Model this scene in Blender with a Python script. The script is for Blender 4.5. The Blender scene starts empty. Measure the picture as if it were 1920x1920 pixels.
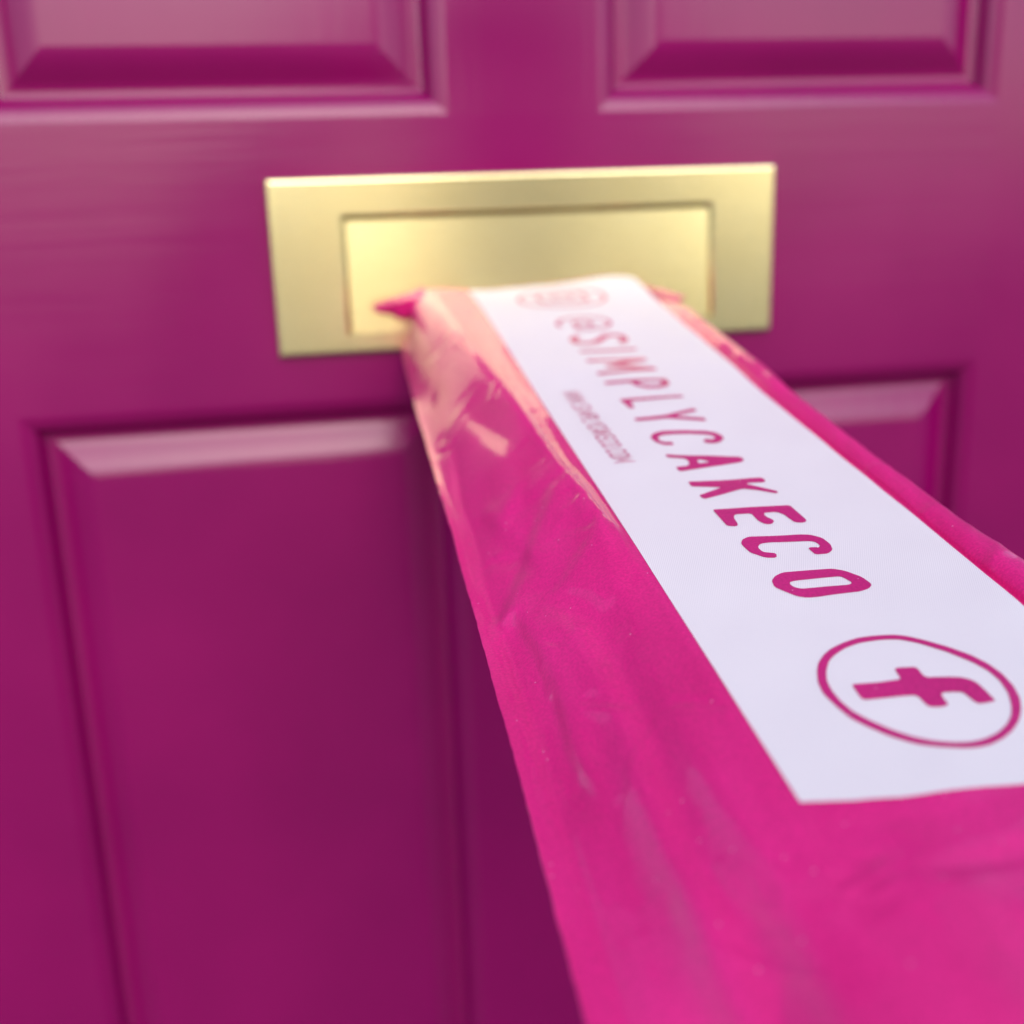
import bpy, bmesh, math, json
import numpy as np
from mathutils import Matrix, Vector
from mathutils.geometry import tessellate_polygon

SUN_EL = 36.0
SUN_ROT = 177.0   # in front of the door
EXPO = 0.69
PX, PY = 0.20, -1.12   # where the photographer stands
S = bpy.context.scene
COL = S.collection
R = math.radians

# ------------------------------------------------------------------ camera
cam = bpy.data.cameras.new("camera")
camo = bpy.data.objects.new("camera", cam)
COL.objects.link(camo)
right = Vector((0.98121047, -0.19076008, -0.02892423))
fwd = Vector((0.17555966, 0.94491241, -0.27625954))
up = Vector((0.08003016, 0.26599083, 0.96064773))
camo.matrix_world = Matrix((
    (right.x, up.x, -fwd.x, -0.1282),
    (right.y, up.y, -fwd.y, -0.6148),
    (right.z, up.z, -fwd.z, 0.0870),
    (0, 0, 0, 1)))
cam.sensor_width = 36.0
cam.lens = 36.0 * 2213.127 / 1920.0
cam.clip_start = 0.02
cam.clip_end = 500.0
cam.dof.use_dof = True
cam.dof.focus_distance = 0.320
cam.dof.aperture_fstop = 6.5
S.camera = camo

# ------------------------------------------------------------------ daylight: bright overcast sky in front of the door
w = bpy.data.worlds.new("World")
S.world = w
w.use_nodes = True
nt = w.node_tree
bg = nt.nodes["Background"]
sky = nt.nodes.new("ShaderNodeTexSky")
sky.sky_type = 'NISHITA'
sky.sun_disc = False
sky.sun_elevation = R(SUN_EL)
sky.sun_rotation = R(SUN_ROT)
sky.air_density = 1.0
sky.dust_density = 1.7
sky.ozone_density = 1.0
nt.links.new(sky.outputs[0], bg.inputs[0])
bg.inputs[1].default_value = 0.15
sun = bpy.data.lights.new("sun", 'SUN')
sun.energy = 0.80
sun.angle = R(54)
sun.color = (1.0, 0.98, 0.97)
suno = bpy.data.objects.new("sun", sun)
COL.objects.link(suno)
sd = Vector((math.sin(R(SUN_ROT)) * math.cos(R(SUN_EL)), math.cos(R(SUN_ROT)) * math.cos(R(SUN_EL)), math.sin(R(SUN_EL))))
suno.rotation_euler = sd.to_track_quat('Z', 'Y').to_euler()
S.view_settings.view_transform = 'Standard'
S.view_settings.look = 'None'
S.view_settings.exposure = EXPO
S.view_settings.gamma = 1.0
S.cycles.max_bounces = 8

# ------------------------------------------------------------------ materials
def mat(name, col, rough=0.5, metal=0.0, coat=0.0, coat_rough=0.05, ior=1.5):
    m = bpy.data.materials.new(name)
    m.use_nodes = True
    b = m.node_tree.nodes["Principled BSDF"]
    b.inputs["Base Color"].default_value = (*col, 1)
    b.inputs["Roughness"].default_value = rough
    b.inputs["Metallic"].default_value = metal
    b.inputs["Coat Weight"].default_value = coat
    b.inputs["Coat Roughness"].default_value = coat_rough
    b.inputs["IOR"].default_value = ior
    return m, m.node_tree, b


def node(nt, kind, **kw):
    n = nt.nodes.new(kind)
    for k, v in kw.items():
        if k in n.inputs.keys():
            n.inputs[k].default_value = v
        else:
            setattr(n, k, v)
    return n


def coords(nt, scale):
    tc = nt.nodes.new("ShaderNodeTexCoord")
    mp = nt.nodes.new("ShaderNodeMapping")
    mp.inputs["Scale"].default_value = scale
    nt.links.new(tc.outputs["Object"], mp.inputs[0])
    return mp.outputs[0]


def mixcol(nt, b, fac, c1, c2):
    mx = nt.nodes.new("ShaderNodeMix")
    mx.data_type = 'RGBA'
    nt.links.new(fac, mx.inputs[0])
    mx.inputs[6].default_value = (*c1, 1)
    mx.inputs[7].default_value = (*c2, 1)
    nt.links.new(mx.outputs[2], b.inputs["Base Color"])
    return mx


def ramp(nt, src, lo, hi):
    r = nt.nodes.new("ShaderNodeMapRange")
    r.inputs[1].default_value = lo
    r.inputs[2].default_value = hi
    nt.links.new(src, r.inputs[0])
    return r.outputs[0]


# satin magenta door paint over a faintly grained skin
def paint_mat(name, scale):
    m, t, b = mat(name, (0.27, 0.0035, 0.115), rough=0.27, ior=1.51)
    g = node(t, "ShaderNodeTexNoise", Scale=1.0, Detail=5.0, Roughness=0.6)
    t.links.new(coords(t, scale), g.inputs["Vector"])
    bp = node(t, "ShaderNodeBump", Strength=0.16, Distance=0.0006)
    t.links.new(g.outputs[0], bp.inputs["Height"])
    g2 = node(t, "ShaderNodeTexNoise", Scale=1.0, Detail=3.0)
    t.links.new(coords(t, tuple(q * .28 for q in scale)), g2.inputs["Vector"])
    bp2 = node(t, "ShaderNodeBump", Strength=0.11, Distance=0.0010)
    t.links.new(g2.outputs[0], bp2.inputs["Height"])
    t.links.new(bp.outputs[0], bp2.inputs["Normal"])
    t.links.new(bp2.outputs[0], b.inputs["Normal"])
    n2 = node(t, "ShaderNodeTexNoise", Scale=9.0, Detail=3.0)
    tc = t.nodes.new("ShaderNodeTexCoord")
    t.links.new(tc.outputs["Object"], n2.inputs["Vector"])
    mixcol(t, b, ramp(t, n2.outputs[0], 0.3, 0.7), (0.225, 0.0002, 0.090), (0.260, 0.0004, 0.102))
    t.links.new(ramp(t, n2.outputs[0], -1.2, 3.2), b.inputs["Roughness"])
    rr = b.inputs["Roughness"].links[0].from_node
    rr.inputs[1].default_value, rr.inputs[2].default_value = 0.3, 0.7
    rr.inputs[3].default_value, rr.inputs[4].default_value = 0.17, 0.24
    return m


PAINT_H = paint_mat("door paint, grain across", (14, 60, 420))
PAINT_V = paint_mat("door paint, grain upright", (420, 60, 14))

# lacquered satin brass
BRASS, t, b = mat("satin brass", (0.86, 0.70, 0.36), rough=0.26, metal=1.0)
g = node(t, "ShaderNodeTexNoise", Scale=1.0, Detail=4.0)
t.links.new(coords(t, (30, 60, 900)), g.inputs["Vector"])
bp = node(t, "ShaderNodeBump", Strength=0.10, Distance=0.0003)
t.links.new(g.outputs[0], bp.inputs["Height"])
t.links.new(bp.outputs[0], b.inputs["Normal"])
n2 = node(t, "ShaderNodeTexNoise", Scale=28.0, Detail=3.0)
tc = t.nodes.new("ShaderNodeTexCoord")
t.links.new(tc.outputs["Object"], n2.inputs["Vector"])
mixcol(t, b, n2.outputs[0], (0.86, 0.76, 0.40), (0.92, 0.83, 0.48))


GAP_BRASS, t, b = mat("tarnished brass", (0.30, 0.19, 0.07), rough=0.6, metal=1.0)  # brass coloured down to stand for the shade in the hinge gap


# glossy pink plastic film of the mailing bag
def film_mat(name, base, dark, coat=0.48, rough=0.42):
    m, t, b = mat(name, base, rough=rough, coat=coat, coat_rough=0.06, ior=1.5)
    b.inputs["Coat IOR"].default_value = 1.5
    b.inputs["Specular IOR Level"].default_value = 0.25
    n = node(t, "ShaderNodeTexNoise", Scale=34.0, Detail=3.0)
    co = coords(t, (1, 0.45, 1))
    t.links.new(co, n.inputs["Vector"])
    mx = mixcol(t, b, ramp(t, n.outputs[0], 0.3, 0.7), dark, base)
    # pearly fleck of the film
    f = node(t, "ShaderNodeTexNoise", Scale=2600.0, Detail=1.0)
    tc = t.nodes.new("ShaderNodeTexCoord")
    t.links.new(tc.outputs["Object"], f.inputs["Vector"])
    # dust specks lying on the film
    v = node(t, "ShaderNodeTexVoronoi", Scale=300.0)
    t.links.new(tc.outputs["Object"], v.inputs["Vector"])
    less = node(t, "ShaderNodeMath", operation='LESS_THAN')
    t.links.new(v.outputs["Distance"], less.inputs[0])
    less.inputs[1].default_value = 0.068
    sepc = t.nodes.new("ShaderNodeSeparateColor")
    t.links.new(v.outputs["Color"], sepc.inputs[0])
    gt = node(t, "ShaderNodeMath", operation='GREATER_THAN')
    t.links.new(sepc.outputs[0], gt.inputs[0])
    gt.inputs[1].default_value = 0.72
    mul = node(t, "ShaderNodeMath", operation='MULTIPLY')
    t.links.new(less.outputs[0], mul.inputs[0])
    t.links.new(gt.outputs[0], mul.inputs[1])
    mul2 = node(t, "ShaderNodeMath", operation='MULTIPLY')
    t.links.new(mul.outputs[0], mul2.inputs[0])
    mul2.inputs[1].default_value = 0.75
    gn = node(t, "ShaderNodeTexNoise", Scale=1300.0, Detail=2.0)
    t.links.new(tc.outputs["Object"], gn.inputs["Vector"])
    hs = t.nodes.new("ShaderNodeHueSaturation")
    t.links.new(ramp(t, gn.outputs[0], 0.2, 0.8), hs.inputs["Value"])
    hs.inputs["Value"].links[0].from_node.inputs[3].default_value = 0.84
    hs.inputs["Value"].links[0].from_node.inputs[4].default_value = 1.16
    t.links.new(mx.outputs[2], hs.inputs["Color"])
    m3 = t.nodes.new("ShaderNodeMix")
    m3.data_type = 'RGBA'
    t.links.new(mul2.outputs[0], m3.inputs[0])
    t.links.new(hs.outputs[0], m3.inputs[6])
    m3.inputs[7].default_value = (0.9, 0.5, 0.62, 1)
    t.links.new(m3.outputs[2], b.inputs["Base Color"])
    bp = node(t, "ShaderNodeBump", Strength=0.12, Distance=0.00012)
    t.links.new(f.outputs[0], bp.inputs["Height"])
    bp2 = node(t, "ShaderNodeBump", Strength=0.35, Distance=0.0008)
    n3 = node(t, "ShaderNodeTexNoise", Scale=95.0, Detail=2.0)
    t.links.new(co, n3.inputs["Vector"])
    t.links.new(n3.outputs[0], bp2.inputs["Height"])
    t.links.new(bp2.outputs[0], bp.inputs["Normal"])
    t.links.new(bp.outputs[0], b.inputs["Normal"])
    t.links.new(bp2.outputs[0], b.inputs["Coat Normal"])
    return m


FILM = film_mat("pink bag film", (0.84, 0.022, 0.245), (0.70, 0.013, 0.190))
INK = film_mat("pink print", (0.62, 0.024, 0.200), (0.57, 0.018, 0.180), coat=0.15, rough=0.45)

# white printed field with a very fine slanting screen
WHITE, t, b = mat("white print", (0.80, 0.77, 0.83), rough=0.55, coat=0.06, coat_rough=0.12)
b.inputs["Specular IOR Level"].default_value = 0.2
mp = coords(t, (1, 1, 1))
t.nodes[-1].inputs["Rotation"].default_value = (0, 0, R(24))
wv = node(t, "ShaderNodeTexWave", Scale=560.0, Distortion=0.6)
t.links.new(mp, wv.inputs["Vector"])
n2 = node(t, "ShaderNodeTexNoise", Scale=26.0, Detail=3.0)
tc = t.nodes.new("ShaderNodeTexCoord")
t.links.new(tc.outputs["Object"], n2.inputs["Vector"])
mxx = mixcol(t, b, wv.outputs["Fac"], (0.83, 0.765, 0.775), (0.93, 0.865, 0.87))
bp = node(t, "ShaderNodeBump", Strength=0.25, Distance=0.0012)
t.links.new(n2.outputs[0], bp.inputs["Height"])
t.links.new(bp.outputs[0], b.inputs["Normal"])

STONE, t, b = mat("pale paving", (0.30, 0.285, 0.27), rough=0.8)
n2 = node(t, "ShaderNodeTexNoise", Scale=3.0, Detail=6.0)
tc = t.nodes.new("ShaderNodeTexCoord")
t.links.new(tc.outputs["Object"], n2.inputs["Vector"])
mixcol(t, b, n2.outputs[0], (0.09, 0.086, 0.082), (0.16, 0.155, 0.15))


# ------------------------------------------------------------------ helpers
def link(name, me, m, parent=None):
    if m:
        me.materials.append(m)
    o = bpy.data.objects.new(name, me)
    COL.objects.link(o)
    o.parent = parent
    return o


def mesh(name, verts, faces, smooth=False):
    me = bpy.data.meshes.new(name)
    me.from_pydata([tuple(map(float, v)) for v in verts], [], [tuple(map(int, f)) for f in faces])
    if smooth:
        me.polygons.foreach_set("use_smooth", [True] * len(me.polygons))
    me.update()
    return me


def box(name, x0, x1, y0, y1, z0, z1, m, parent):
    """a timber with its long front arrises barely eased"""
    bm = bmesh.new()
    bmesh.ops.create_cube(bm, size=1.0)
    for v in bm.verts:
        v.co = Vector((x0 + (v.co.x + .5) * (x1 - x0), y0 + (v.co.y + .5) * (y1 - y0), z0 + (v.co.z + .5) * (z1 - z0)))
    me = bpy.data.meshes.new(name)
    bm.to_mesh(me)
    bm.free()
    return link(name, me, m, parent)


def holed(name, X, Z, y0, y1, prof_out, prof_in, m, parent):
    """a plate with a rectangular hole; prof = list of (inset, y) running outward from the face edges"""
    V, F = [], []

    def ring(x0, x1, z0, z1, y):
        i = len(V)
        V.extend([(x0, y, z0), (x1, y, z0), (x1, y, z1), (x0, y, z1)])
        return i

    def bridge(a, b, flip=False):
        for k in range(4):
            q = (a + k, a + (k + 1) % 4, b + (k + 1) % 4, b + k)
            F.append(q[::-1] if flip else q)

    x0, x1, hx0, hx1 = X
    z0, z1, hz0, hz1 = Z
    rows = [ring(x0, x1, z0, z1, y1)]
    for d, y in prof_out:
        rows.append(ring(x0 + d, x1 - d, z0 + d, z1 - d, y))
    for d, y in prof_in:
        rows.append(ring(hx0 - d * .6, hx1 + d * .6, hz0 - d * .15, hz1 + d * .25, y))   # the lower edge is nearly square
    rows.append(ring(hx0, hx1, hz0, hz1, y1))
    for a, b_ in zip(rows, rows[1:]):
        bridge(a, b_)
    bridge(rows[-1], rows[0])
    me = mesh(name, V, F)
    return link(name, me, m, parent)


def empty(name, label, cat, loc=(0, 0, 0)):
    o = bpy.data.objects.new(name, None)
    COL.objects.link(o)
    o.location = loc
    o['label'] = label
    o['category'] = cat
    return o


# ------------------------------------------------------------------ ground in front of the door
DZ = -0.96      # bottom of the door
gr = link("paving", mesh("paving", [(-60, -120, DZ - .04), (60, -120, DZ - .04), (60, 60, DZ - .04), (-60, 60, DZ - .04)], [(0, 1, 2, 3)]), STONE)
gr['kind'] = 'structure'

# ------------------------------------------------------------------ the door
door = empty("panelled_door", "magenta painted panelled front door behind the brass letter plate", "door", (0, 0, DZ))
XL, XA, XB, XR = -0.2640, -0.0400, 0.0368, 0.2624
ZU, ZL = 0.1155, -0.0232
TOPZ, MUL_T, BOT_T = 1.02, 0.90, -0.74
DEP = 0.044
rel = Vector((0, 0, -DZ))


def dbox(name, x0, x1, z0, z1, m):
    o = box(name, x0, x1, 0.0, DEP, z0, z1, m, door)
    o.location = rel
    return o


dbox("stile", XL - 0.118, XL, DZ, TOPZ, PAINT_V)
dbox("stile", XR, XR + 0.118, DZ, TOPZ, PAINT_V)
dbox("top_rail", XL, XR, MUL_T, TOPZ, PAINT_H)
dbox("bottom_rail", XL, XR, DZ, BOT_T, PAINT_H)
dbox("mullion", XA, XB, ZU, MUL_T, PAINT_V)
dbox("mullion", XA, XB, BOT_T, ZL, PAINT_V)
o = holed("middle_rail", (XL, XR, -0.0985, 0.1000), (ZL, ZU, 0.0070, 0.0740), 0, DEP, [(0, 0.0)], [(0, 0.0)], PAINT_H, door)
o.location = rel

MOULD = [(0.0, 0.0), (0.0008, 0.0001), (0.0020, 0.0004), (0.0040, 0.0012), (0.0062, 0.0022), (0.0078, 0.0036),
         (0.0090, 0.0060), (0.0098, 0.0086), (0.0108, 0.0102), (0.0122, 0.0108)]
FIELD = [(0.0122, 0.0112), (0.0145, 0.0114), (0.0162, 0.0111), (0.0195, 0.0092), (0.0240, 0.0067), (0.0275, 0.0051), (0.0300, 0.0042), (0.0320, 0.0038), (0.0345, 0.0036)]


def frame_strips(x0, x1, z0, z1, prof, close=False):
    """four mitred strips following a profile (inset, depth)"""
    V, F = [], []

    def corners(d):
        return [(x0 + d, z0 + d), (x1 - d, z0 + d), (x1 - d, z1 - d), (x0 + d, z1 - d)]
    for k in range(4):
        base = len(V)
        for d, y in prof:
            c = corners(d)
            a, b_ = c[k], c[(k + 1) % 4]
            V.append((a[0], y, a[1]))
            V.append((b_[0], y, b_[1]))
        for i in range(len(prof) - 1):
            F.append((base + 2 * i, base + 2 * i + 1, base + 2 * i + 3, base + 2 * i + 2))
    return V, F


for (x0, x1, z0, z1) in ((XL, XA, ZU, MUL_T), (XB, XR, ZU, MUL_T), (XL, XA, BOT_T, ZL), (XB, XR, BOT_T, ZL)):
    V, F = frame_strips(x0, x1, z0, z1, FIELD)
    d, y = FIELD[-1]
    i = len(V)
    V += [(x0 + d, y, z0 + d), (x1 - d, y, z0 + d), (x1 - d, y, z1 - d), (x0 + d, y, z1 - d)]
    F.append((i, i + 1, i + 2, i + 3))
    d = FIELD[0][0]
    i = len(V)
    V += [(x0 + d, .030, z0 + d), (x1 - d, .030, z0 + d), (x1 - d, .030, z1 - d), (x0 + d, .030, z1 - d)]
    F.append((i + 3, i + 2, i + 1, i))
    me = mesh("door_panel", V, F)
    me.polygons.foreach_set("use_smooth", [k < len(F) - 2 for k in range(len(F))])
    p = link("door_panel", me, PAINT_V, door)
    p.location = rel
    V, F = frame_strips(x0, x1, z0, z1, MOULD)
    link("moulding", mesh("moulding", V, F, True), PAINT_V, p)

# ------------------------------------------------------------------ brass letter plate
plate = empty("letter_plate", "brass letter plate with inset flap on the magenta door", "letterbox", (0, -0.0002, 0))
PW, PH = 0.2650, 0.0872
holed("frame", (-PW / 2, PW / 2, -0.0968, 0.0982), (0.0, PH, 0.0098, 0.0690), 0, 0.0,
      [(0.0, -0.0026), (0.0003, -0.0034), (0.0010, -0.0040), (0.0020, -0.0042)],
      [(0.0012, -0.0042), (0.0004, -0.0040), (-0.0004, -0.0036), (-0.0022, -0.0020), (-0.0022, -0.0006)], BRASS, plate)
# flap: set back behind the frame, with an open line above it where it hinges
fx0, fx1, fz0, fz1 = -0.0950, 0.0964, 0.0098, 0.0664
hz = fz1
bm = bmesh.new()
V = [(fx0, -.0016, fz0 - hz), (fx1, -.0016, fz0 - hz), (fx1, -.0016, -.0002), (fx0, -.0016, -.0002), (fx0, -.0014, 0), (fx1, -.0014, 0), (fx0, .0012, .0002), (fx1, .0012, .0002), (fx0, .0012, fz0 - hz), (fx1, .0012, fz0 - hz)]
flap = link("flap", mesh("flap", V, [(0, 1, 2, 3), (3, 2, 5, 4), (4, 5, 7, 6), (6, 7, 9, 8), (8, 9, 1, 0), (0, 3, 4, 6, 8), (1, 9, 7, 5, 2)]), BRASS, plate)
flap.location = (0, 0.0002, hz)
flap.rotation_euler = (R(-2.4), 0, 0)
box("back_plate", fx0 - .0005, fx1 + .0005, .0040, .0055, .0080, .0722, GAP_BRASS, plate)  # added behind the flap; its dark colour paints the gap's shade

# ------------------------------------------------------------------ the parcel
parcel = empty("parcel", "pink plastic parcel with white printed panel pushed up to the letter plate", "parcel")
A = Vector((0.99983388, -0.00767541, -0.016532))
D = Vector((0.00999036, 0.9894035, 0.14484786))
N = Vector((0.01524505, -0.14498896, 0.98931582))
parcel.matrix_world = Matrix(((A.x, D.x, N.x, 0.00830204), (A.y, D.y, N.y, -0.0062), (A.z, D.z, N.z, 0.02999458), (0, 0, 0, 1)))
# the bag is modelled in its own frame: u across, v from the door outwards, w up

STA = [0.0, 0.05, 0.12, 0.25, 0.29, 0.35, 0.45, 0.58]
SEC = [
    [(-.078, -.031), (-.0755, -.026), (-.0725, -.016), (-.0740, -.005), (-.066, -.0004), (-.053, -.0003), (-.0430, -.0010), (0, .0004), (.030, .0032), (.0453, .0020), (.0500, -.0014), (.055, -.0034), (.059, -.0065), (.0615, -.016)],
    [(-.0795, -.030), (-.0785, -.026), (-.0765, -.018), (-.0722, -.0060), (-.0637, .0022), (-.053, .0013), (-.0430, 0), (0, .0010), (.030, .0014), (.0453, .0004), (.0500, -.0012), (.055, -.0003), (.0600, -.0030), (.062, -.014)],
    [(-.0825, -.0275), (-.0805, -.0262), (-.0770, -.0215), (-.0705, -.0085), (-.0607, .0032), (-.052, .0017), (-.0430, 0), (0, .0009), (.030, .0008), (.0453, 0), (.0492, -.0020), (.054, .0005), (.0588, -.0014), (.061, -.012)],
    [(-.0850, -.0242), (-.0818, -.0238), (-.0775, -.0205), (-.0680, -.0115), (-.0530, .0033), (-.0478, .0015), (-.0430, 0), (0, .0008), (.030, .0007), (.0453, 0), (.0489, -.0021), (.0532, .0006), (.0572, -.0010), (.060, -.012)],
    [(-.0858, -.0240), (-.0823, -.0236), (-.0780, -.0206), (-.0690, -.0142), (-.0498, .0021), (-.0463, .0010), (-.0430, 0), (0, .0008), (.030, .0007), (.0453, 0), (.0491, -.0021), (.0538, .0006), (.0594, -.0009), (.0624, -.012)],
    [(-.0874, -.0238), (-.0832, -.0234), (-.0785, -.0208), (-.0705, -.0150), (-.0560, -.0060), (-.0475, -.0016), (-.0430, 0), (0, .0008), (.030, .0006), (.0453, 0), (.0495, -.0028), (.055, .0013), (.0630, -.0008), (.066, -.012)],
    [(-.0896, -.0243), (-.0850, -.0239), (-.0795, -.0215), (-.0705, -.0155), (-.060, -.0085), (-.051, -.0033), (-.0430, -.0003), (0, .0008), (.030, .0002), (.0453, 0), (.0495, -.0028), (.055, .0013), (.0650, -.0010), (.069, -.012)],
    [(-.0920, -.0250), (-.0870, -.0246), (-.0805, -.0225), (-.0705, -.0170), (-.060, -.0165), (-.051, -.0150), (-.0430, -.0140), (0, -.0145), (.030, -.0150), (.0453, -.0150), (.0500, -.0160), (.055, -.0155), (.0650, -.0170), (.069, -.022)],
]
SEC = np.array(SEC)                # station, point, (u, w)


def catmull(P, t):
    """P (n, k), t in 0..n-1"""
    n = len(P)
    i = np.clip(np.floor(t).astype(int), 0, n - 2)
    f = (t - i)[:, None]
    p1, p2 = P[i], P[i + 1]
    p0 = np.where((i > 0)[:, None], P[np.maximum(i - 1, 0)], 2 * p1 - p2)
    p3 = np.where((i < n - 2)[:, None], P[np.minimum(i + 2, n - 1)], 2 * p2 - p1)
    # centripetal-ish damping keeps the long flat runs flat
    m1, m2 = (p2 - p0) * .5, (p3 - p1) * .5
    lim = 1.5 * np.linalg.norm(p2 - p1, axis=1, keepdims=True)
    m1 = m1 * np.minimum(1, lim / (np.linalg.norm(m1, axis=1, keepdims=True) + 1e-9))
    m2 = m2 * np.minimum(1, lim / (np.linalg.norm(m2, axis=1, keepdims=True) + 1e-9))
    f2, f3 = f * f, f * f * f
    return (2 * f3 - 3 * f2 + 1) * p1 + (f3 - 2 * f2 + f) * m1 + (-2 * f3 + 3 * f2) * p2 + (f3 - f2) * m2


def section(v):
    s = np.interp(v, STA, np.arange(len(STA)))
    i = int(min(math.floor(s), len(STA) - 2))
    f = s - i
    f = f * f * (3 - 2 * f) * .5 + f * .5
    return SEC[i] * (1 - f) + SEC[i + 1] * f


rng = np.random.default_rng(11)
LAT = rng.standard_normal((8, 64, 64))


def noise(x, y, k=0):
    """smooth 2-D value noise"""
    xi, yi = np.floor(x).astype(int), np.floor(y).astype(int)
    fx, fy = x - xi, y - yi
    fx, fy = fx ** 3 * (fx * (fx * 6 - 15) + 10), fy ** 3 * (fy * (fy * 6 - 15) + 10)
    L = LAT[k % 8]
    g = lambda a, b_: L[a % 64, b_ % 64]
    return (g(xi, yi) * (1 - fx) * (1 - fy) + g(xi + 1, yi) * fx * (1 - fy) + g(xi, yi + 1) * (1 - fx) * fy + g(xi + 1, yi + 1) * fx * fy)


def pld(u, v, pts):
    """distance to a polyline, signed side, and position along it 0..1"""
    P = np.array(pts, float)
    seg = np.linalg.norm(P[1:] - P[:-1], axis=1)
    cum = np.r_[0, np.cumsum(seg)]
    best = np.full(u.shape, 9.0)
    side = np.zeros(u.shape)
    par = np.zeros(u.shape)
    for a, b_, l, c0 in zip(P[:-1], P[1:], seg, cum):
        d = (b_ - a) / l
        t = np.clip((u - a[0]) * d[0] + (v - a[1]) * d[1], 0, l)
        ex, ey = u - a[0] - t * d[0], v - a[1] - t * d[1]
        r = np.hypot(ex, ey)
        s = np.sign(d[0] * ey - d[1] * ex)
        m = r < best
        best = np.where(m, r, best)
        side = np.where(m, s, side)
        par = np.where(m, (c0 + t) / cum[-1], par)
    return best, side, par


# creases seen in the film: polyline (u, v), height, width, step across it
CREASES = [
    ([(-.0842, .3104), (-.0744, .294), (-.0615, .2695), (-.0566, .2564)], -.0005, .0030, .0005),
    ([(-.0743, .162), (-.0797, .2258), (-.0800, .2689), (-.0813, .2912), (-.0812, .3183), (-.0816, .3545), (-.0825, .42), (-.084, .50)], -.0006, .0016, .0003),
    ([(-.0677, .3133), (-.0616, .3344), (-.0608, .356), (-.0610, .3787), (-.063, .4202), (-.0619, .4411), (-.064, .49)], -.0009, .0026, .0012),
    ([(-.0700, .36), (-.0715, .40), (-.0725, .45), (-.0725, .52)], -.0012, .0050, .0006),
    ([(-.0560, .34), (-.0550, .40), (-.0535, .46), (-.0500, .52)], .0009, .0040, 0),
    ([(-.0740, .24), (-.0700, .27), (-.0640, .30)], .0005, .0020, -.0003),
    ([(.0500, .30), (.0580, .296)], .0003, .0020, .0001),
    ([(.0495, .335), (.0600, .329)], .0003, .0026, .0001),
    ([(.0500, .262), (.0570, .266)], .00022, .0016, .0001),
    ([(-.0529, .2539), (-.0525, .2651), (-.0553, .297)], -.0003, .0024, 0),
    ([(-.0700, .150), (-.0685, .1733), (-.0604, .2245), (-.0605, .2469), (-.065, .2572), (-.071, .268)], -.0004, .0026, .0004),
    ([(-.0677, .3133), (-.0554, .3005), (-.0498, .2906)], -.0003, .0026, .0002),
    ([(-.0842, .3104), (-.0775, .3105), (-.0754, .3432), (-.0771, .3746), (-.0760, .40)], -.0008, .0020, -.0006),
    ([(-.0632, .060), (-.0632, .091), (-.0601, .1533), (-.0540, .2309), (-.0505, .2778), (-.0450, .318)], .0001, .0014, 0),
    ([(-.0800, .060), (-.0740, .085), (-.0690, .0930), (-.0660, .082)], -.0003, .0022, .0002),
    ([(-.0790, .105), (-.0740, .125), (-.0720, .160)], -.0005, .0028, .0003),
    ([(.0482, -.02), (.0482, .05), (.0488, .15), (.0486, .2385), (.0492, .2752), (.0490, .308), (.0500, .3505), (.050, .50)], -.0009, .0009, 0),
    ([(-.030, .448), (-.010, .446), (.006, .441), (.012, .436)], -.0008, .0030, 0),
    ([(-.040, .4445), (-.044, .455), (-.041, .470), (-.036, .490)], -.0009, .0040, -.0004),
    ([(-.020, .4600), (.002, .4560), (.020, .4560)], .0009, .0040, .0003),
]

# short sharp creases scattered over the loose side of the bag
rc = np.random.default_rng(5)
for _ in range(22):
    cu_, cv_ = rc.uniform(-.080, -.050), rc.uniform(.17, .50)
    an, ln = rc.normal(1.57, .55), rc.uniform(.008, .026)
    du, dv = math.cos(an) * ln / 2, math.sin(an) * ln / 2
    bn = rc.normal(0, .0012)
    CREASES.append(([(cu_ - du, cv_ - dv), (cu_ + bn, cv_), (cu_ + du, cv_ + dv)], rc.choice([-1, 1]) * rc.uniform(.00012, .0003), rc.uniform(.0007, .0013), rc.normal(0, .00012)))

for _ in range(9):
    cu_, cv_ = rc.uniform(-.040, .045), rc.uniform(.440, .50)
    an, ln = rc.normal(.2, .6), rc.uniform(.006, .020)
    du, dv = math.cos(an) * ln / 2, math.sin(an) * ln / 2
    CREASES.append(([(cu_ - du, cv_ - dv), (cu_, cv_ + rc.normal(0, .0012)), (cu_ + du, cv_ + dv)], rc.choice([-1, 1]) * rc.uniform(.0002, .0004), rc.uniform(.0009, .0016), rc.normal(0, .00015)))


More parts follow.
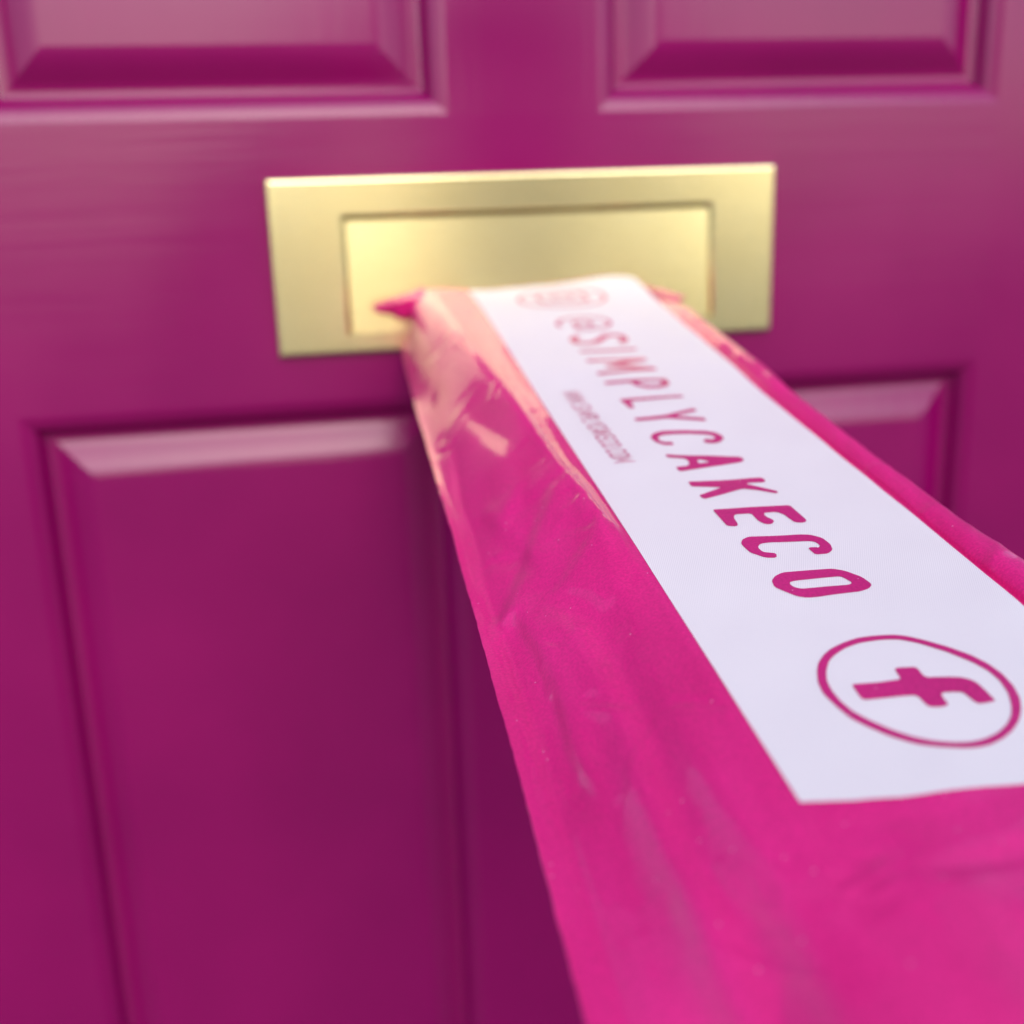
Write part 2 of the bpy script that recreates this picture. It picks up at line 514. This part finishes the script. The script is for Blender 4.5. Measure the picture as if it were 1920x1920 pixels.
def folds(u, v):
    lab = np.clip((u + .046) / .003, 0, 1) * np.clip((.049 - u) / .003, 0, 1) * np.clip((.440 - v) / .012, 0, 1)   # the flat printed field
    w_ = np.zeros(u.shape)
    for pts, h, wd, st in CREASES:
        r, s, p = pld(u, v, pts)
        tap = np.clip(np.minimum(p, 1 - p) * 8, 0, 1)
        w_ += tap * (h * np.exp(-(r / wd) ** 2) + st * s * (r / wd) * np.exp(-(r / (2.2 * wd)) ** 2))
    w_ *= 1 - .85 * lab
    # broad slack of the film, long in v
    free = 1 - .8 * lab
    w_ += free * np.clip((v - .10) / .15, .25, 1) * (.00055 * noise(u * 62 + 3, v * 17 + 5, 0) + .00016 * noise(u * 130, v * 42, 1))
    w_ += np.clip((v - .432) / .03, 0, 1) * .0015 * noise(u * 38 + 1, v * 34 + 7, 6)
    # fine crinkles beside the label and along the right-hand seam
    cr = np.exp(-((u + .0495) / .0045) ** 2) * np.clip((.31 - v) / .05, 0, 1)
    w_ += cr * .00010 * noise(u * 170 + v * 150, v * 150, 2)
    rs = np.clip((u - .050) / .003, 0, 1)
    w_ += rs * .00014 * (1 - 2 * np.abs(noise(u * 60 + v * 30, v * 85 + u * 100, 3)))
    # crumpled end at the letter plate
    en = np.exp(-(np.maximum(v, 0) / .075) ** 2) * np.clip((-.062 - u) / .006, 0, 1)
    w_ += en * .00032 * noise(u * 60 + v * 20, v * 26 + u * 30, 4)
    # gentle waves of the printed field
    w_ += lab * (.00070 * noise(u * 24 + 9, v * 16 + 2, 5) + .00010 * noise(u * 90, v * 60 + u * 40, 1)) * np.clip((u + .047) / .02, 0, 1)
    # dip under the near end of the field
    w_ += -.0016 * np.exp(-((v - .430) / .018) ** 2 - ((u + .006) / .017) ** 2) * 0 
    return w_


NV, NT, NB = 560, 240, 36
vs = np.linspace(0.0, 0.575, NV)
T = np.linspace(0, 13, NT)
# more rows of points where the section turns
U = np.zeros((NV, NT))
W = np.zeros((NV, NT))
for j, v in enumerate(vs):
    c = catmull(section(v), T)
    U[j], W[j] = c[:, 0], c[:, 1]
VV = np.repeat(vs[:, None], NT, 1)
K = np.exp(-(np.arange(-3, 4) / 1.6) ** 2)
K /= K.sum()
for arr in (U, W):
    pad = np.pad(arr, ((0, 0), (3, 3)), mode='reflect', reflect_type='odd')
    arr[:] = sum(K[k] * pad[:, k:k + NT] for k in range(7))
edge = np.clip(np.minimum(T - .2, 12.8 - T) / 1.6, 0, 1)[None, :]
FD = folds(U, VV) * edge
# on the steep side wall the folds also push sideways
gu, gw = np.gradient(U, axis=1), np.gradient(W, axis=1)
gl = np.hypot(gu, gw) + 1e-9
W2 = W + FD * np.maximum(gu / gl, .35)
U2 = U - FD * gw / gl
# ragged cut edge of the left seam
U2 += (np.clip(1 - T / .5, 0, 1)[None, :] * (.00018 * noise(vs * 30, vs * 0, 6) + .00006 * noise(vs * 300, vs * 0, 7))[:, None])
# the outer edge on the right wanders
U2 += (np.clip((T - 11.2) / .8, 0, 1)[None, :] * (0.0005 * noise(vs * 40, vs * 0 + 3, 6))[:, None])

verts = []
shear = np.exp(-(vs / .03) ** 2)
for j in range(NV):
    v = vs[j]
    for i in range(NT):
        verts.append((U2[j, i], -(v - .147 * W2[j, i] * shear[j]), W2[j, i]))
    # underside, back from the right edge to the left seam
    ul, wl, ur, wr = U2[j, 0], W2[j, 0], U2[j, -1], W2[j, -1]
    for k in range(1, NB):
        s = k / NB
        a = s * math.pi
        u = ur + (ul + .003 - ur) * s
        bot = -.038 + .003 * math.cos(v * 40)
        if s < .12:
            q = math.sin(s / .12 * math.pi / 2)
            wv_, u = wr + (bot - wr) * (1 - math.cos(s / .12 * math.pi / 2)), ur + (-.0065) * (1 - q) * 0 - .012 * s / .12
        elif s > .80:
            q = (s - .80) / .20
            wv_ = bot + (wl - .0012 - bot) * q * q * (3 - 2 * q)
        else:
            wv_ = bot
        verts.append((u, -(v - .147 * wv_ * shear[j]), wv_))
NR = NT + NB - 1
faces = []
for j in range(NV - 1):
    a0, b0 = j * NR, (j + 1) * NR
    for i in range(NR):
        k = (i + 1) % NR
        faces.append((a0 + i, a0 + k, b0 + k, b0 + i))
# closing caps, drawn in a little
for j, dv in ((0, 1.0), (NV - 1, -1.0)):
    ring = [j * NR + i for i in range(NR)]
    c = np.mean([verts[q] for q in ring], axis=0)
    prev = ring
    for s, off in ((.985, .0008), (.93, .0014), (.5, .0012)):
        st = len(verts)
        for q in ring:
            p = np.array(verts[q])
            n_ = c + (p - c) * s
            n_[1] = p[1] + dv * off * (1.0 if j else .6)
            verts.append(tuple(n_))
        new = list(range(st, st + NR))
        for i in range(NR):
            k = (i + 1) % NR
            q = (prev[i], new[i], new[k], prev[k])
            faces.append(q if j == 0 else q[::-1])
        prev = new
    faces.append(tuple(prev) if j == 0 else tuple(prev[::-1]))
bag = link("bag", mesh("bag", verts, faces, True), FILM, parcel)
bm = bmesh.new()
bm.from_mesh(bag.data)
bmesh.ops.recalc_face_normals(bm, faces=bm.faces[:])
bm.to_mesh(bag.data)
bm.free()

# height of the top film as a function of (u, v), for the print that lies on it
UG = np.linspace(-.047, .050, 195)
WG = np.zeros((NV, len(UG)))
VG = np.zeros((NV, len(UG)))
for j in range(NV):
    sl = slice(int(NT * 4.2 / 13), int(NT * 11 / 13))
    WG[j] = np.interp(UG, U2[j, sl], W2[j, sl])


def height(u, v):
    x = np.clip((np.asarray(u) - UG[0]) / (UG[1] - UG[0]), 0, len(UG) - 1.001)
    y = np.clip(np.asarray(v) / (vs[1] - vs[0]), 0, NV - 1.001)
    i, j = x.astype(int), y.astype(int)
    fx, fy = x - i, y - j
    return (WG[j, i] * (1 - fx) * (1 - fy) + WG[j, i + 1] * fx * (1 - fy) + WG[j + 1, i] * (1 - fx) * fy + WG[j + 1, i + 1] * fx * fy)


def on_film(us, vv, off):
    us, vv = np.asarray(us, float), np.asarray(vv, float)
    w_ = height(us, vv) + off
    return [(a, -(b_ - .147 * c * math.exp(-(b_ / .03) ** 2)), c) for a, b_, c in zip(us, vv, w_)]


# the white printed field, with its slightly wavy cut ends
un = np.linspace(-.04262, .04530, 150)
VN = 420
lv, lf = [], []
near = np.interp(un, [-.0427, -.0325, -.0228, -.0123, -.0043, .0034, .02, .046], [.4246, .4264, .4269, .4264, .4263, .4267, .4274, .4278])
lu, lvv = [], []
for k in range(VN):
    s = k / (VN - 1)
    far = .0005
    lu.append(un)
    lvv.append(far + (near - far) * s)
lu, lvv = np.concatenate(lu), np.concatenate(lvv)
lv = on_film(lu, lvv, .00016)
for k in range(VN - 1):
    for i in range(149):
        a = k * 150 + i
        lf.append((a, a + 1, a + 151, a + 150))
label = link("printed_panel", mesh("printed_panel", lv, lf, True), WHITE, parcel)


# ------------------------------------------------------------------ lettering (u, v outlines)
G = json.loads('''{"C1":[[[-783,23663],[-1098,23656],[-1339,23359],[-1396,22880],[-1190,22494],[-789,22299],[60,22381],[702,22519],[1010,22734],[1142,23110],[1072,23410],[825,23680],[578,23744],[327,23606],[343,23343],[526,23247],[678,23352],[849,23254],[803,22998],[591,22841],[105,22706],[-486,22661],[-914,22702],[-1152,22916],[-1156,23244],[-979,23392],[-777,23341]]],"A":[[[-1382,24496],[1047,25089],[1069,25377],[934,25544],[-130,25753],[-1348,26022],[-1379,25638],[-935,25577],[-811,25374],[-777,25100],[-847,24920],[-1364,24785]],[[-477,25145],[-341,25127],[-108,25387],[-519,25437]]],"K":[[[-1371,26896],[-1129,26932],[1052,26934],[1093,27184],[996,27341],[487,27315],[359,27381],[1131,28119],[1023,28300],[571,27984],[111,27764],[-1345,28357],[-1409,28058],[-475,27507],[-1395,27317]]],"E":[[[-1365,29169],[1043,29230],[1093,30375],[950,30529],[678,30458],[588,29850],[443,29646],[33,29659],[11,29911],[154,30230],[-12,30453],[-198,30438],[-322,30185],[-334,29632],[-850,29628],[-962,29880],[-1001,30343],[-1099,30472],[-1353,30389]]],"C2":[[[-726,32570],[-1025,32523],[-1331,32150],[-1388,31610],[-1274,31356],[-1025,31188],[479,31256],[763,31328],[1030,31578],[1092,31998],[996,32344],[781,32548],[390,32577],[361,32112],[591,32121],[672,32174],[773,32016],[700,31760],[478,31698],[-539,31607],[-835,31656],[-1011,31870],[-975,32167],[-847,32226],[-634,32299]]],"O":[[[-1381,33828],[-1189,33595],[-922,33442],[490,33456],[770,33624],[1050,34034],[1124,34463],[948,34668],[629,34791],[-495,34874],[-831,34865],[-1064,34749],[-1280,34452],[-1450,34170]],[[-982,34010],[-782,33947],[463,33905],[529,33951],[662,34295],[523,34402],[-744,34399],[-869,34356],[-984,34221]]],"ring":[[[-2019,38131],[-1847,37826],[-1585,37528],[-1295,37307],[-916,37124],[-492,36983],[-59,36958],[406,36994],[709,37110],[1060,37361],[1440,37713],[1787,38155],[1983,38578],[2066,39024],[2040,39537],[1900,40014],[1690,40394],[1412,40752],[1080,41045],[730,41264],[350,41411],[10,41449],[-286,41417],[-695,41308],[-1014,41172],[-1214,41056],[-1569,40778],[-1899,40380],[-2108,40038],[-2214,39569],[-2277,39045],[-2193,38576]],[[-1815,38189],[-1584,37817],[-1338,37594],[-967,37360],[-542,37212],[19,37165],[440,37222],[826,37461],[1311,37945],[1647,38446],[1816,38858],[1849,39287],[1763,39756],[1578,40193],[1375,40523],[1078,40828],[714,41071],[306,41215],[-9,41255],[-377,41207],[-707,41089],[-1083,40858],[-1410,40569],[-1712,40214],[-1936,39842],[-2034,39414],[-2037,38942],[-1972,38563]]],"f":[[[-1517,38882],[-1458,38833],[-916,38873],[-320,38858],[-280,38440],[-190,38394],[238,38433],[260,38528],[246,38876],[890,38957],[1135,39032],[1293,39205],[1325,39492],[1332,39977],[1248,40000],[918,40038],[841,39933],[811,39694],[765,39554],[572,39522],[287,39504],[237,39694],[235,39972],[-34,40010],[-247,39948],[-264,39775],[-287,39505],[-629,39467],[-1510,39463],[-1540,39355]]]}''')
G = {k: [[(a * 1e-5, b_ * 1e-5) for a, b_ in l] for l in ls] for k, ls in G.items()}


def chaikin(l, n=1):
    for _ in range(n):
        o_ = []
        for i in range(len(l)):
            a, b_ = l[i], l[(i + 1) % len(l)]
            d = math.hypot(a[0] - b_[0], a[1] - b_[1])
            c = min(.25, .0006 / max(d, 1e-6))
            o_.append((a[0] + (b_[0] - a[0]) * c, a[1] + (b_[1] - a[1]) * c))
            o_.append((a[0] + (b_[0] - a[0]) * (1 - c), a[1] + (b_[1] - a[1]) * (1 - c)))
        l = o_
    return l


def ink(name, loops, off=.00030, parent=None, smooth=1, maxlen=.0035):
    loops = [chaikin(l, smooth) for l in loops]
    flat = [Vector((a, b_, 0)) for l in loops for a, b_ in l]
    tris = tessellate_polygon([[Vector((a, b_, 0)) for a, b_ in l] for l in loops])
    bm = bmesh.new()
    bv = [bm.verts.new(p) for p in flat]
    for t3 in tris:
        if len(set(t3)) == 3:
            try:
                bm.faces.new([bv[i] for i in t3])
            except ValueError:
                pass
    for _ in range(4):
        long_ = [e for e in bm.edges if e.calc_length() > maxlen]
        if not long_:
            break
        bmesh.ops.subdivide_edges(bm, edges=long_, cuts=1)
        bmesh.ops.triangulate(bm, faces=[f for f in bm.faces if len(f.verts) > 3])
    us = [v.co.x for v in bm.verts]
    vv = [v.co.y for v in bm.verts]
    P = on_film(us, vv, off)
    for v, p in zip(bm.verts, P):
        v.co = p
    bm.normal_update()
    for f in bm.faces:
        if f.normal.z < 0:
            f.normal_flip()
        f.smooth = True
    me = bpy.data.meshes.new(name)
    bm.to_mesh(me)
    bm.free()
    return link(name, me, INK, parent or label)


def stroke(pts, wd, closed=False):
    """outline of a mitred stroke; pts (x along the text, y up the letter)"""
    P = [Vector(p) for p in pts]
    n = len(P)
    Lh, Rh = [], []
    for i in range(n):
        a = P[i - 1] if (i > 0 or closed) else None
        c = P[(i + 1) % n] if (i < n - 1 or closed) else None
        d1 = (P[i] - a).normalized() if a is not None else (c - P[i]).normalized()
        d2 = (c - P[i]).normalized() if c is not None else d1
        n1, n2_ = Vector((-d1.y, d1.x)), Vector((-d2.y, d2.x))
        m_ = (n1 + n2_)
        m_ = m_.normalized() if m_.length > 1e-6 else n1
        k = min(1 / max(m_.dot(n1), .45), 2.0) * wd / 2
        Lh.append(P[i] + m_ * k)
        Rh.append(P[i] - m_ * k)
    if closed:
        return [[tuple(p) for p in Lh], [tuple(p) for p in Rh[::-1]]]
    return [[tuple(p) for p in Lh + Rh[::-1]]]


def arc(cx, cy, rx, ry, a0, a1, n=14):
    return [(cx + rx * math.cos(R(a0 + (a1 - a0) * i / n)), cy + ry * math.sin(R(a0 + (a1 - a0) * i / n))) for i in range(n + 1)]


# letters in a box of cap height 1, x along the text, stroke 0.13; hand-cut shapes
SW = .14
HAND = {
    'S': stroke([(.235, .80), (.205, .88)] + arc(.0, .80, .19, .14, 50, 180, 6) + [(-.16, .66), (.0, .54), (.17, .40), (.20, .26)] + arc(.0, .19, .19, .13, 0, -150, 7) + [(-.22, .20)], SW),
    'I': [[(-.07, 0), (.055, .01), (.065, 1.0), (-.06, .99)]],
    'M': [[(-.42, 0), (-.28, 0), (-.235, .62), (-.04, .22), (.05, .22), (.23, .63), (.28, 0), (.42, .01), (.34, 1.0), (.20, 1.0), (.005, .50), (-.19, 1.0), (-.33, .99)]],
    'P': [[(-.22, 0), (-.085, 0), (-.08, .38), (.10, .42), (.24, .56), (.26, .74), (.19, .91), (.04, .99), (-.20, 1.0)],
          [(-.085, .51), (-.08, .87), (.02, .87), (.10, .81), (.125, .71), (.10, .59), (.03, .52)]],
    'L': [[(-.20, .01), (.22, .055), (.23, .13), (-.02, .14), (-.075, .18), (-.11, .99), (-.21, .99)]],
    'Y': [[(-.04, 0), (.085, 0), (.075, .45), (.27, .98), (.14, .99), (.02, .64), (-.02, .64), (-.16, .99), (-.28, .97), (-.055, .47)]],
    'W': [[(-.38, 1), (-.26, 1), (-.17, .34), (-.05, .80), (.05, .80), (.17, .34), (.26, 1), (.38, 1), (.23, 0), (.11, 0), (0, .48), (-.11, 0), (-.23, 0)]],
    '.': [[(-.07, 0), (.07, 0), (.07, .13), (-.07, .13)]],
    '@': stroke(arc(.02, .42, .14, .16, -40, 300, 16)[::-1] + [(.17, .62), (.19, .30), (.27, .24)] + arc(.0, .45, .37, .46, -15, 290, 26), .075),
}
CAP0, CAPH = -.0140, .0252
BASE = {'C': ('C2', .3188), 'A': ('A', .2526), 'K': ('K', .2763), 'E': ('E', .2985), 'O': ('O', .3415)}


def glyph(ch):
    if ch in HAND:
        return HAND[ch]
    k, c = BASE[ch]
    return [[((b_ - c) / CAPH, (a - CAP0) / CAPH) for a, b_ in l] for l in G[k]]


# names of the children say what they are
for k in ('C1', 'A', 'K', 'E', 'C2', 'O'):
    ink("letter", G[k])
rngl = np.random.default_rng(3)
for ch, vc, sc in (('@', .0840, 1.04), ('S', .1075, 1.02), ('I', .1245, 1.0), ('M', .1460, 1.0), ('P', .1710, 1.0), ('L', .1925, 1.0), ('Y', .2095, 1.0)):
    ink("letter", [[(CAP0 + y * CAPH * sc, vc + x * CAPH * sc) for x, y in l] for l in HAND[ch]])
THIN = {
    'W': [[(-.40, 1), (-.2, 0), (0, .8), (.2, 0), (.40, 1)]], 'S': [[(.26, .86), (.1, .97), (-.12, .97), (-.26, .82), (-.22, .62), (.2, .40), (.26, .18), (.12, .03), (-.12, .03), (-.28, .16)]],
    'I': [[(0, 0), (0, 1)]], 'M': [[(-.38, 0), (-.36, 1), (0, .25), (.36, 1), (.38, 0)]], 'P': [[(-.24, 0), (-.24, .96), (.14, .96), (.26, .80), (.26, .62), (.14, .46), (-.24, .46)]],
    'L': [[(-.22, 1), (-.22, .04), (.28, .04)]], 'Y': [[(-.30, 1), (0, .45), (.30, 1)], [(0, .45), (0, 0)]],
    'C': [[(.27, .80), (.16, .95), (-.10, .96), (-.26, .80), (-.28, .22), (-.12, .04), (.14, .04), (.28, .2)]], 'A': [[(-.32, 0), (-.04, 1), (.04, 1), (.32, 0)], [(-.22, .3), (.22, .3)]],
    'K': [[(-.25, 0), (-.25, 1)], [(.30, 1), (-.21, .42)], [(-.05, .58), (.32, 0)]], 'E': [[(.28, .96), (-.24, .96), (-.24, .04), (.29, .04)], [(-.2, .5), (.22, .5)]],
    'O': [[(-.10, .04), (-.27, .2), (-.27, .8), (-.10, .96), (.12, .96), (.28, .8), (.28, .2), (.12, .04), (-.12, .04)]], '.': [[(-.07, .06), (.07, .06)]],
}


def small(ch, vc, sx):
    # one thin letter: its strokes cross, so each lies a hair above the last
    bm = bmesh.new()
    for n_, l in enumerate(THIN[ch]):
        for lp in stroke(l, .115 if ch != '.' else .13):
            o_ = ink("tmp", [[(-.0325 + yy * .0068, vc + xx * sx * 1.02) for xx, yy in lp]], off=.00030 + .00002 * n_, smooth=0)
            bm.from_mesh(o_.data)
            bpy.data.objects.remove(o_)
    me = bpy.data.meshes.new("small_letter")
    bm.to_mesh(me)
    bm.free()
    link("small_letter", me, INK, label)


# web address in small capitals under the name
txt = "WWW.SIMPLYCAKECO.COM"
adv = {'W': .96, '.': .42, 'I': .42, 'M': 1.08}
tot = sum(adv.get(c, .78) for c in txt)
x = 0
for ch in txt:
    a_ = adv.get(ch, .78)
    vc = .1722 + (.2512 - .1722) * (x + a_ / 2) / tot
    x += a_
    sx = (.2512 - .1722) / tot * (.98 if ch != 'O' else .98)
    small(ch, vc, sx)
# round badges at both ends of the line
bf = ink("badge_ring", G['ring'], smooth=2)
ink("badge_letter", G['f'], smooth=1)
cu, cv = -.0012, .0345


def loopc(cx, cy, r, n=40, k=2.0, rev=False):
    l = []
    for i in range(n):
        a = 2 * math.pi * i / n
        c, s = math.cos(a), math.sin(a)
        q = (abs(c) ** k + abs(s) ** k) ** (-1 / k)
        l.append((cy + r * s * q, cx + r * c * q))
    return l[::-1] if rev else l


ink("badge_ring", [loopc(cv, cu, .0222), loopc(cv, cu, .0203, rev=True)], smooth=0)
ink("badge_camera", [loopc(cv, cu, .0125, k=5), loopc(cv, cu, .0105, k=5, rev=True)], smooth=0)
ink("badge_lens", [loopc(cv, cu, .0062), loopc(cv, cu, .0043, rev=True)], smooth=0)
ink("badge_dot", [loopc(cv + .0070, cu + .0070, .0013, 12)], smooth=0)


# ------------------------------------------------------------------ crumpled corners of the bag at the letter plate
def corner_fold(tip, a, b_, c, seed):
    """a pinched ear of film: tip, and the three points where it leaves the bag (upper back, upper front, lower)"""
    V_, F_ = [], []
    n, m_ = 14, 18
    loop = [a, b_, c, a]
    for i in range(n + 1):
        s = i / n
        for j in range(m_):
            q = j / m_ * 3
            k = int(q)
            f = q - k
            p = Vector(loop[k]).lerp(Vector(loop[k + 1]), f)
            ctr = (Vector(a) + Vector(b_) + Vector(c)) / 3
            r = (1 - s) ** .8 + .05
            pt = ctr.lerp(Vector(tip), s) + (p - ctr) * r
            nn = float(noise(np.array([s * 4.0 + seed]), np.array([j * .7]), 3)[0])
            pt += Vector((0, .0006 * nn, .0008 * nn)) * (1 - s * .6)
            V_.append(pt)
    for i in range(n):
        for j in range(m_):
            k = (j + 1) % m_
            F_.append((i * m_ + j, i * m_ + k, (i + 1) * m_ + k, (i + 1) * m_ + j))
    F_.append(tuple(n * m_ + j for j in range(m_)))
    me = mesh("corner_fold", V_, F_, True)
    return link("corner_fold", me, FILM, parcel)


corner_fold((-.0920, -.0090, -.0062), (-.066, -.001, .0005), (-.066, -.012, -.0010), (-.0745, -.006, -.0145), 1.0)
corner_fold((.0635, -.0300, -.0010), (.050, -.008, .0002), (.054, -.036, -.0010), (.058, -.016, -.0090), 2.0)

# ------------------------------------------------------------------ whoever posts the parcel: stands on the paving in front of the
# door, one hand under the near end of the parcel, the other holding the phone; the door and the brass mirror the figure
CLOTH, t, b = mat("dark cloth", (0.030, 0.028, 0.040), rough=0.9)
SKIN, t, b = mat("skin", (0.56, 0.33, 0.24), rough=0.5)
HAIR, t, b = mat("dark hair", (0.03, 0.018, 0.012), rough=0.6)
DENIM, t, b = mat("dark denim", (0.02, 0.026, 0.05), rough=0.9)
person = empty("person", "person in dark jumper and jeans holding out the pink parcel", "person", (PX, PY, DZ - .04))
J = []   # joints: position, radius
E_ = []


def jt(x, y, z, r, par=None, r2=None):
    J.append(((x, y, z), (r, r2 or r)))
    if par is not None:
        E_.append((par, len(J) - 1))
    return len(J) - 1


def W_(x, y, z):       # world point to the figure's own frame
    return x - PX, y - PY, z - (DZ - .04)


pel = jt(0, 0, .90, .135, None, .11)
wa = jt(0, .0, 1.05, .125, pel, .10)
ch = jt(0, .01, 1.24, .155, wa, .11)
nb = jt(0, .0, 1.38, .09, ch, .08)
nk = jt(0, .01, 1.44, .055, nb)
hb = jt(0, .03, 1.50, .070, nk, .075)
hc = jt(0, .045, 1.57, .080, hb, .095)
ht = jt(0, .03, 1.66, .060, hc, .07)
for s in (-1, 1):
    h = jt(s * .095, 0, .84, .095, pel)
    k = jt(s * .10, .02, .48, .062, h)
    a = jt(s * .10, -.02, .09, .042, k)
    t_ = jt(s * .11, .13, .035, .038, a)


def arm(s, elbow, wrist, palm, tips, thumb):
    sh = jt(s * .17, 0, 1.33, .060, ch)
    el = jt(*W_(*elbow), .043, sh)
    wr = jt(*W_(*wrist), .027, el)
    pm = jt(*W_(*palm), .030, wr)
    for kn, tip in tips:
        q = jt(*W_(*kn), .0095, pm)
        jt(*W_(*tip), .0080, q)
    q = jt(*W_(*thumb[0]), .011, wr)
    jt(*W_(*thumb[1]), .009, q)


HX, HY, HZ = .035, -.60, -.128
arm(1, (PX + .24, PY + .10, -.02), (HX + .10, HY - .08, HZ - .03), (HX + .05, HY - .03, HZ - .012),
    [((HX + .01 - i * .004, HY - .035 + i * .021, HZ - .006), (HX - .045, HY - .030 + i * .022, HZ + .000)) for i in range(4)],
    ((HX + .055, HY + .005, HZ + .040), (HX + .025, HY + .030, HZ + .058)))
arm(-1, (-.26, PY + .16, -.06), (-.215, -.69, .005), (-.205, -.665, .055),
    [((-.212, -.652, .06 + i * .02), (-.165, -.652, .065 + i * .02)) for i in range(4)],
    ((-.195, -.69, .08), (-.175, -.675, .11)))
me = bpy.data.meshes.new("body")
me.from_pydata([p for p, r in J], E_, [])
o = bpy.data.objects.new("body", me)
COL.objects.link(o)
sk = o.modifiers.new("skin", 'SKIN')
me.skin_vertices[0].data[pel].use_root = True
for i, (p, r) in enumerate(J):
    me.skin_vertices[0].data[i].radius = r
ss = o.modifiers.new("sub", 'SUBSURF')
ss.levels = ss.render_levels = 2
dg = bpy.context.evaluated_depsgraph_get()
me2 = bpy.data.meshes.new_from_object(o.evaluated_get(dg))
bpy.data.objects.remove(o)
me2.name = "body"
me2.materials.clear()
for m_ in (CLOTH, SKIN, HAIR, DENIM):
    me2.materials.append(m_)
for p in me2.polygons:
    c = p.center
    wz = c.z + DZ - .04
    hand = (c.y + PY) > -.715 and c.z > .7 and c.z < 1.3
    p.material_index = 1 if hand else (2 if c.z > 1.60 or (c.z > 1.46 and c.y < .03) else 1 if c.z > 1.43 else 0 if c.z > .88 else 3)
    p.use_smooth = True
o = bpy.data.objects.new("body", me2)
COL.objects.link(o)
o.parent = person
